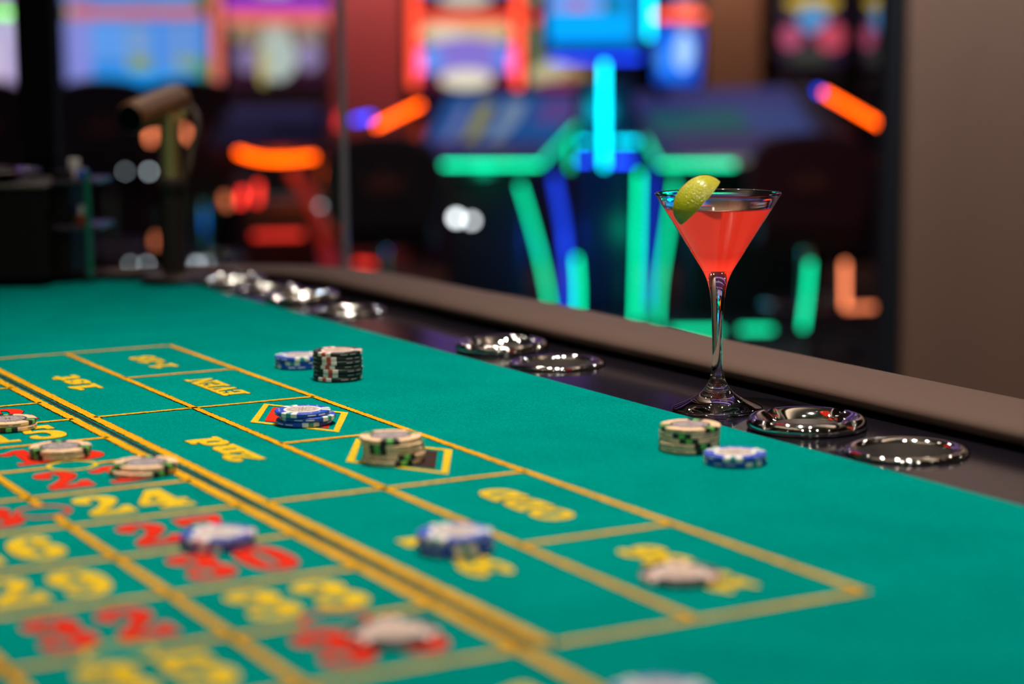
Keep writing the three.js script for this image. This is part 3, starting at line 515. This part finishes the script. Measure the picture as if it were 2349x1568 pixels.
// central pod: two sloping consoles round a lit tower with a monitor
{
  const o = thing('gaming_pod', 'electronic gaming pod with green light tubes, sloping touch screens and a blue monitor tower', 'gaming machine', V(at(1385, 400, 9.6).x, 0, -9.6));
  const D = 9.0, Db = 9.8, R = (p) => p.clone().sub(o.position), down = V(0, -0.06, 0);
  const Lc = [at(905, 374, D), at(1244, 374, D), at(1378, 214, Db), at(985, 214, Db)].map(R);
  const Rc = [at(1506, 374, D), at(2010, 374, D), at(1862, 196, Db), at(1418, 214, Db)].map(R);
  mesh('console', hex(Lc, down), M.cabinet, o); mesh('console', hex(Rc, down), M.cabinet, o);
  const inset = (q, u0, u1, v0, v1) => { const P = (u, v) => q[0].clone().lerp(q[1], u).lerp(q[3].clone().lerp(q[2], u), v).add(V(0, 0.012, 0.006)); return [P(u0, v0), P(u1, v0), P(u1, v1), P(u0, v1)]; };
  const tL = bands('#1c2a78', [[0, 0, 1, 0.9, '#2060b0'], [0.12, 0.2, 0.2, 0.8, '#7888c8'], [0.26, 0.15, 0.36, 0.9, '#b0a850'], [0.45, 0.12, 0.58, 0.85, '#90a8c8'], [0.7, 0.05, 1, 0.5, '#6a50a0'], [0, 0.8, 1, 1, '#40306a']]);
  const tR = bands('#30306a', [[0, 0, 1, 0.35, '#38388a'], [0.05, 0.35, 0.68, 0.68, '#0a6a70'], [0.6, 0.3, 0.95, 0.75, '#3a5098'], [0.1, 0.72, 0.9, 1, '#4a3a70']]);
  mesh('touch_screen', hex(inset(Lc, 0.13, 0.95, 0.1, 0.94), V(0, -0.012, 0)), screenM(tL, 0.6), o);
  mesh('touch_screen', hex(inset(Rc, 0.04, 0.86, 0.1, 0.96), V(0, -0.012, 0)), screenM(tR, 0.5), o);
  // bases
  const base = (x0, x1) => { const a = at(x0, 400, D + 0.25), b = at(x1, 400, D + 0.25); return rbox(b.x - a.x, 0.66, 0.35, 0.03, (a.x + b.x) / 2 - o.position.x, 0.33, -D - 0.45 - o.position.z); };
  mesh('pedestal', base(1020, 1210), M.darkPlastic, o); mesh('pedestal', base(1570, 1900), M.darkPlastic, o);
  mesh('tower', rbox(0.28, 1.1, 0.25, 0.03, 0, 0.55, 0.05), phys({ color: lin(0.008, 0.01, 0.04), roughness: 0.25 }), o);
  // light tubes, some of them standing in for reflections
  neon(o, [at(985, 378, D), at(1235, 378, D)], 'green', 5.5);
  neon(o, [at(1240, 376, D), at(1300, 312, D + 0.3), at(1368, 240, Db)], 'green', 2.6);
  neon(o, [at(1516, 378, D), at(1682, 378, D)], 'green', 5);
  neon(o, [at(1432, 240, Db), at(1470, 300, D + 0.4), at(1505, 366, D)], 'green', 2.6);
  neon(o, [at(1386, 148, D + 0.2), at(1386, 380, D + 0.2)], 'cyan', 6.5, 0.011);
  neon(o, [at(1332, 325, D + 0.3), at(1352, 325, D + 0.3)], 'cyan', 4); neon(o, [at(1412, 325, D + 0.3), at(1460, 325, D + 0.3)], 'cyan', 4.5);
  neon(o, [at(1330, 368, D + 0.3), at(1350, 368, D + 0.3)], 'blue', 8); neon(o, [at(1405, 370, D + 0.3), at(1448, 370, D + 0.3)], 'blue', 8);
  neon(o, [at(1308, 335, D), at(1308, 385, D)], 'green', 3);
  neon(o, [at(1193, 425, D), at(1216, 500, D), at(1240, 590, D), at(1260, 690, D), at(1268, 760, D)], 'green', 4);
  neon(o, [at(1322, 592, D), at(1326, 650, D), at(1326, 720, D), at(1326, 780, D)], 'green', 6);
  neon(o, [at(1467, 398, D), at(1463, 560, D), at(1458, 735, D)], 'green', 6);
  neon(o, [at(1548, 418, D), at(1530, 540, D), at(1512, 660, D), at(1506, 790, D)], 'green', 4);
  neon(o, [at(1272, 410, D + 0.2), at(1292, 520, D + 0.2), at(1302, 640, D + 0.2), at(1305, 760, D + 0.2)], 'blue', 1.7, 0.016);  // glowing tube in place of the blue reflection on the glossy pedestal
  neon(o, [at(1496, 402, D + 0.2), at(1492, 560, D + 0.2), at(1488, 700, D + 0.2)], 'blue', 1.3, 0.012);  // same here: blue reflection built as a dim glowing tube
  const Dn = 7.5;
  neon(o, [at(1545, 758, Dn), at(1650, 758, Dn)], 'green', 3.2); neon(o, [at(1702, 755, Dn), at(1768, 755, Dn)], 'green', 3.2);  // low green tubes stand in for reflected tube light
  neon(o, [at(1858, 604, Dn), at(1852, 670, Dn), at(1842, 750, Dn)], 'green', 4);  // also reflected green light, built as a glowing tube
  neon(o, [at(865, 288, D + 0.1), at(962, 241, D + 0.5)], 'orange', 8, 0.011);
  neon(o, [at(1893, 214, Db), at(2022, 288, D + 0.2)], 'orange', 8, 0.011);
  neon(o, [at(1845, 208, Db), at(1880, 210, Db)], 'blue', 6, 0.012); neon(o, [at(815, 275, D + 0.3), at(850, 268, D + 0.3)], 'blue', 5, 0.012);
  neon(o, [at(1938, 604, Dn), at(1938, 700, Dn)], 'peach', 3.2); neon(o, [at(1940, 706, Dn), at(2010, 704, Dn)], 'peach', 1.8);  // peach reflections near the chair, built as glowing tubes
  // monitor on the tower
  const mo = Db - 0.1, ctr = at(1362, 10, mo).sub(o.position);
  mesh('monitor_case', rbox(0.52, 0.5, 0.05, 0.012, ctr.x, ctr.y + 0.01, ctr.z - 0.032), std({ color: lin(0.01, 0.05, 0.3), roughness: 0.3 }), o);
  const tm = bands('#0aa0ff', [[0, 0, 1, 0.34, '#18a0f8'], [0.05, 0.05, 0.5, 0.4, '#50b8ff'], [0.0, 0.48, 0.6, 0.6, '#8a90d8'], [0.24, 0.5, 0.4, 0.58, '#d83048'], [0.6, 0.46, 0.86, 0.62, '#107090'], [0, 0.62, 1, 0.94, '#00a8ff'], [0, 0.93, 1, 1, '#0050c0'], [0.93, 0, 1, 1, '#1870a8']]);
  mesh('monitor_screen', box(0.43, 0.44, 0.006, ctr.x, ctr.y + 0.015, ctr.z), screenM(tm, 1.1), o);
  neon(o, [at(1490, -30, mo), at(1490, 82, mo)], 'cyan', 5, 0.012, 'monitor_light'); neon(o, [at(1266, 138, mo), at(1466, 134, mo)], 'blue', 3, 0.012, 'monitor_light');
  const ts = blobs('#0a48c8', [[0.45, 0.5, 0.45, 0.45, '#1070f0'], [0.62, 0.42, 0.2, 0.34, '#a8d0ff'], [0.15, 0.6, 0.12, 0.2, '#4090ff']]);
  const sc = [at(1502, 190, mo - 0.1), at(1602, 196, mo - 0.1), at(1612, 66, mo), at(1506, 56, mo)].map(R);
  mesh('side_screen', hex(sc, V(0, 0, -0.03)), screenM(ts, 1.15), o);
  mesh('side_screen_arm', bar(R(at(1540, 200, mo)), R(at(1470, 240, mo)), 0.02), M.darkPlastic, o);
  for (const [px, py, r, k] of [[1047, 500, 0.02, 7], [1082, 506, 0.016, 5]]) {  // added glowing balls standing in for white glints on chrome
    const p = R(at(px, py, D + 0.2)), l = mesh('added_glint_holder', [cyl(r * 1.15, r * 1.15, 0.03, 16).rotateX(Math.PI / 2).translate(p.x, p.y, p.z - 0.03), box(0.02, 0.02, 0.12, p.x, p.y, p.z - 0.09)], M.darkPlastic, o);
    mesh('added_glint', new THREE.SphereGeometry(r, 16, 12).translate(p.x, p.y, p.z), glow(0.85, 0.92, 0.95, k), l);
  }
  pl(o, at(1386, 260, D + 0.17), 'cyan', 0.3); pl(o, at(1110, 390, D - 0.02), 'green', 0.2); pl(o, at(1465, 560, D - 0.02), 'green', 0.2); pl(o, at(1290, 560, D + 0.15), 'blue', 0.5);  // the blue point light goes with the added pedestal tubes
}
// second pod, behind the acrylic screen at the left
{
  const o = thing('gaming_pod', 'electronic gaming pod with orange and red light tubes seen through the acrylic screen', 'gaming machine', V(at(640, 400, 8.6).x, 0, -8.6));
  const D = 8.4, R = (p) => p.clone().sub(o.position);
  const q = [at(470, 338, D), at(745, 338, D), at(755, 240, D + 0.5), at(520, 240, D + 0.5)].map(R);
  mesh('console', hex(q, V(0, -0.05, 0)), M.cabinet, o);
  mesh('touch_screen', hex([0, 1, 2, 3].map((i) => q[i].clone().lerp(q[(i + 2) % 4], 0.08).add(V(0, 0.01, 0.006))), V(0, -0.01, 0)), screenM(bands('#15123a', [[0, 0, 1, 0.4, '#3a3468'], [0.1, 0.5, 0.5, 0.9, '#242050']]), 0.35), o);
  mesh('pedestal', rbox(0.34, 0.6, 0.34, 0.03, 0, 0.3, -0.2), M.darkPlastic, o);
  neon(o, [at(548, 350, D), at(590, 362, D), at(640, 366, D), at(718, 360, D)], 'orange', 7, 0.012);
  neon(o, [at(672, 395, D + 0.1), at(718, 470, D + 0.1), at(748, 560, D + 0.1), at(760, 660, D + 0.1)], 'red', 0.28, 0.03, 'light_band');
  neon(o, [at(585, 540, D), at(690, 538, D)], 'red', 1.6, 0.011); neon(o, [at(515, 452, D), at(520, 470, D)], 'peach', 1.6, 0.012);
  neon(o, [at(556, 440, D), at(552, 465, D)], 'red', 5, 0.012); neon(o, [at(592, 425, D), at(590, 462, D)], 'red', 3.5, 0.012);
  neon(o, [at(690, 300, D + 0.3), at(712, 298, D + 0.3)], 'red', 4, 0.012); neon(o, [at(775, 290, D + 0.3), at(780, 262, D + 0.3)], 'red', 2, 0.01);
  neon(o, [at(820, 603, D), at(866, 606, D)], 'red', 2.2, 0.01);
  neon(o, [at(345, 295, D), at(345, 322, D)], 'peach', 3.5, 0.01); neon(o, [at(418, 296, D), at(438, 318, D)], 'peach', 2.5, 0.01); neon(o, [at(358, 545, D), at(358, 560, D)], 'peach', 1.2, 0.012);
  for (const [px, py, r, k] of [[287, 393, 0.007, 3], [342, 393, 0.008, 6], [300, 606, 0.008, 3], [336, 606, 0.008, 4], [452, 606, 0.012, 4], [474, 604, 0.012, 1.6], [735, 472, 0.009, 2]]) {  // small added glows where metal catches bright glints
    const p = R(at(px, py, D - 0.1)), m = mesh('added_glint_socket', cyl(r * 1.2, r * 1.2, 0.02, 12).rotateX(Math.PI / 2).translate(p.x, p.y, p.z - 0.016), M.darkPlastic, o);
    mesh('added_glint', new THREE.SphereGeometry(r, 12, 10).translate(p.x, p.y, p.z), glow(0.7, 0.8, 0.85, k), m);
  }
  pl(o, at(640, 385, D - 0.05), 'orange', 0.5);
}
// slot machines along the back
function slot(px0, px1, d, label, tex, k, trims, py1 = 205, dark) {
  const a = at(px0, py1, d), b = at(px1, 60, d), w = b.x - a.x, cx = (a.x + b.x) / 2, y0 = a.y;
  const o = thing('slot_machine', label, 'slot machine', V(cx, 0, -d), 0, 'slot machines along the back of the hall');
  mesh('cabinet', [rbox(w + 0.01, 0.98 + (y0 - 1.05), 0.5, 0.02, 0, (0.98 + y0 - 1.05) / 2, -0.22), rbox(w + 0.02, 1.0, 0.3, 0.02, 0, y0 + 0.5, -0.19)], dark ?? M.cabinet, o);
  mesh('screen', box(w, 0.4, 0.01, 0, y0 + 0.2, -0.03), screenM(tex, k), o);
  mesh('upper_screen', box(w, 0.3, 0.01, 0, y0 + 0.62, -0.03), screenM(tex, k * 0.8), o);
  mesh('button_deck', rbox(w, 0.05, 0.22, 0.012, 0, y0 - 0.1, 0.08), M.darkPlastic, o);
  for (let i = 0; i < 4; i++) mesh('button', cyl(0.018, 0.016, 0.012, 16).translate(-w * 0.3 + i * w * 0.2, y0 - 0.07, 0.1), M.steel, o);
  mesh('added_topper_case', rbox(w, 0.44, 0.16, 0.02, 0, y0 + 1.24, -0.16), M.darkPlastic, o); mesh('added_topper_sign', box(w * 0.94, 0.38, 0.012, 0, y0 + 1.24, -0.076), glow(0.3, 0.14, 0.75, 0.7), o);  // topper above the frame, added for violet reflections in the edge strip
  for (const [c, kk, r, ...pts] of trims) neon(o, pts.map(([x, y]) => at(x, y, d - 0.02)), c, kk, r, 'trim_light');
  return o;
}
{
  const d = 11.6;
  NEON.white = [0.75, 0.8, 0.85]; NEON.lav = [0.55, 0.45, 0.95]; NEON.magenta = [1, 0.05, 0.35]; NEON.lime = [0.2, 0.75, 0.1]; NEON.salmon = [0.9, 0.2, 0.14]; NEON.fire = [0.95, 0.07, 0.03]; NEON.violet = [0.12, 0.05, 0.75];
  slot(-110, 50, d, 'slot machine with a pale lavender screen at the left edge of the picture', bands('#b8a8e0', [[0, 0, 1, 0.3, '#c8c0e8'], [0.2, 0.3, 0.8, 1, '#d8c8e8'], [0, 0.85, 1, 1, '#b090c8']]), 0.9, [['lime', 3, 0.02, [-60, 30], [30, 30]]]);
  slot(152, 474, d, 'wide slot machine with a bright sky blue reel screen left of the acrylic screen edge', bands('#3a8ae0', [[0, 0, 0.18, 1, '#8a90e0'], [0.18, 0.05, 0.42, 0.6, '#60a0f0'], [0.42, 0.1, 0.62, 0.75, '#78a0d8'], [0.63, 0, 0.67, 1, '#1090ff'], [0.68, 0.08, 0.95, 0.8, '#6898e0'], [0.44, 0.55, 0.6, 0.75, '#8aa050'], [0.78, 0.55, 0.92, 0.72, '#88a868'], [0.2, 0.75, 0.6, 1, '#00a0ff'], [0.62, 0.78, 0.96, 1, '#00a8ff'], [0.92, 0.6, 1, 1, '#3a9050']]), 1.0, [['salmon', 0.75, 0.035, [165, 28], [452, 28]], ['lime', 2.2, 0.018, [160, 20], [160, 35]]]);
  slot(520, 748, d, 'slot machine with creamy white reels and a pink light bar above them', blobs('#3a1430', [[0.2, 0.25, 0.16, 0.16, '#a89070'], [0.5, 0.35, 0.16, 0.3, '#c8c0b0'], [0.5, 0.6, 0.2, 0.34, '#c8d8d0'], [0.82, 0.3, 0.14, 0.2, '#a89080'], [0.2, 0.62, 0.12, 0.2, '#9080b0'], [0.82, 0.6, 0.12, 0.2, '#a090c0'], [0.36, 0.72, 0.05, 0.3, '#d8c870']]), 0.8, [['magenta', 0.9, 0.02, [525, 20], [745, 22]], ['salmon', 0.95, 0.03, [525, 42], [745, 44]], ['violet', 0.9, 0.03, [525, 0], [745, 2]], ['salmon', 1.0, 0.03, [496, -40], [497, 120], [500, 200], [520, 235], [535, 262]]], 196);
  slot(962, 1176, d, 'slot machine framed by red light bars left of the blue monitor', blobs('#5a1430', [[0.5, 0.2, 0.5, 0.2, '#d8c090'], [0.28, 0.22, 0.18, 0.14, '#e8d8b8'], [0.5, 0.55, 0.5, 0.28, '#8a78d8'], [0.1, 0.58, 0.14, 0.18, '#5aa0ff'], [0.92, 0.56, 0.12, 0.2, '#5a90f8'], [0.5, 0.86, 0.28, 0.14, '#f0e8d0']]), 0.95, [['fire', 2.1, 0.026, [950, -40], [950, 192]], ['fire', 2.3, 0.026, [1188, -40], [1188, 192]], ['fire', 1.2, 0.03, [965, 40], [1170, 40]], ['magenta', 2.4, 0.016, [962, 130], [962, 165]], ['magenta', 2.4, 0.016, [1176, 130], [1176, 165]]]);
  slot(1212, 1352, d, 'slot machine with green and cream reels half behind the blue monitor', blobs('#4a4a38', [[0.3, 0.3, 0.3, 0.4, '#788a60'], [0.4, 0.8, 0.4, 0.18, '#d0c898'], [0.85, 0.85, 0.3, 0.14, '#b08850'], [0.6, 0.95, 0.5, 0.08, '#902060']]), 0.8, [['fire', 1.2, 0.03, [1222, 42], [1262, 42]]]);
  slot(1512, 1612, d, 'slot machine with a red bar right behind the glowing blue side screen', blobs('#2a2050', [[0.6, 0.15, 0.3, 0.2, '#c09080'], [0.4, 0.6, 0.4, 0.3, '#3050c0']]), 0.7, [['fire', 2.4, 0.02, [1508, 36], [1608, 36]], ['salmon', 1.6, 0.02, [1555, 8], [1590, 10]]]);
  const T7 = blobs('#2a1c3a', [[0.5, 0.12, 0.42, 0.12, '#e8c020'], [0.5, 0.34, 0.24, 0.2, '#58a0e0'], [0.16, 0.6, 0.18, 0.16, '#d05880'], [0.8, 0.6, 0.24, 0.2, '#d85068'], [0.45, 0.88, 0.34, 0.1, '#40443a']]);
  slot(1792, 1938, d, 'slot machine with a yellow arch and pink balls on its screen left of the pillar', T7, 0.75, [], 150);
  slot(1980, 2062, d, 'narrow slot machine with yellow arch mostly hidden behind the pillar', T7, 0.55, [['white', 0.8, 0.03, [2062, 118], [2062, 160]]], 150);
  // wall panels between the machines
  const wp = std({ color: lin(0.34, 0.08, 0.085), roughness: 0.5 }), wp2 = std({ color: lin(0.17, 0.075, 0.045), roughness: 0.5 });
  const panel = (a, b, m, dd) => { const p = at(a, 200, dd), q = at(b, 200, dd); return struct(mesh('wall_panel', box(q.x - p.x, CEIL, 0.1, (p.x + q.x) / 2, CEIL / 2, -dd - 0.05), m)); };
  panel(762, 926, wp, d + 0.3); panel(1618, 1745, wp2, d + 0.3);
}
// low shelf wall light sources: wall washers over the two panels
for (const [px, col] of [[840, [1, 0.5, 0.42]], [1680, [1, 0.72, 0.5]]]) {
  const p = at(px, 146, 11.3); p.y = 2.2;
  const o = thing('wall_washer', px < 1000 ? 'small wall lamp above the red panel left of the red framed machine' : 'small wall lamp above the brown panel right of the blue screen', 'wall lamp', p);
  mesh('lamp_housing', rbox(0.2, 0.06, 0.08, 0.01, 0, 0.04, 0), M.darkPlastic, o); mesh('lamp_face', box(0.18, 0.006, 0.06, 0, 0.006, 0), glow(...col, 6), o);
  const s = new THREE.SpotLight(lin(...col), 5, 0, 60 * DEG, 0.6, 2); s.position.set(0, -0.01, 0); s.target.position.set(0, -1.2, -0.55); s.castShadow = true; s.shadow.radius = 3; s.name = 'wash_beam'; s.target.name = 'wash_aim'; o.add(s, s.target);
}
// chairs
{
  const seat = rbox(0.46, 0.1, 0.44, 0.04, 0, 0.6, 0, 4);
  const bs = new THREE.Shape(); bs.moveTo(-0.19, 0); bs.lineTo(0.19, 0); bs.bezierCurveTo(0.27, 0.12, 0.28, 0.3, 0.2, 0.4); bs.bezierCurveTo(0.1, 0.455, -0.1, 0.455, -0.2, 0.4); bs.bezierCurveTo(-0.28, 0.3, -0.27, 0.12, -0.19, 0);
  const back = new THREE.ExtrudeGeometry(bs, { depth: 0.05, bevelEnabled: true, bevelSize: 0.02, bevelThickness: 0.02, bevelSegments: 4, curveSegments: 16 }).rotateX(-0.1).translate(0, 0.66, 0.17);
  const make = (label, pos, turn, m, sc = 1) => {
    const o = thing('casino_chair', label, 'chair', pos, turn, 'upholstered chairs in the gaming hall'); o.scale.set(Math.min(1, sc + 0.1), sc, 1);
    mesh('seat', seat, m, o); mesh('backrest', back, m, o);
    const em = new THREE.Shape(); em.moveTo(-0.07, 0); em.lineTo(0.07, 0); em.lineTo(0.09, 0.09); em.lineTo(0.04, 0.05); em.lineTo(0, 0.12); em.lineTo(-0.04, 0.05); em.lineTo(-0.09, 0.09); em.closePath();
    mesh('crown_emblem', new THREE.ExtrudeGeometry(em, { depth: 0.004, bevelEnabled: false }).rotateX(-0.1).translate(0, 0.84, 0.228), std({ color: lin(0.16, 0.04, 0.02), roughness: 0.5 }), o);
    mesh('column', cyl(0.035, 0.03, 0.5, 20).translate(0, 0.3, 0), M.steel, o);
    mesh('foot_ring', [new THREE.TorusGeometry(0.2, 0.012, 8, 40).rotateX(Math.PI / 2).translate(0, 0.26, 0), box(0.4, 0.014, 0.02, 0, 0.26, 0)], M.steel, o);
    mesh('base_plate', lathe([[0.0002, 0], [0.24, 0], [0.25, 0.012], [0.2, 0.028], [0.05, 0.05], [0.0002, 0.05]], 36), M.darkPlastic, o);
    return o;
  };
  const P = (px, d) => { const p = at(px, 300, d); p.y = 0; return p; };
  make('dark chair in front of the pod just right of the acrylic screen edge', P(868, 8.2), 0.15, M.chairLeather, 0.8);
  make('dark maroon chair behind the cocktail glass, right of the green tubes', P(1858, 8.0), -0.12, M.maroon, 0.8);
  make('dark chair facing the blue screen, just right of the thick post', P(245, 10.2), 0.1, M.chairLeather);
  make('dark chair facing the pale lavender machine, left of the thick post', P(-20, 10.2), 0, M.chairLeather);
  make('dark chair partly behind the brown scanner head', P(455, 9.5), -0.1, M.chairLeather);
}
renderer.render(scene, camera);
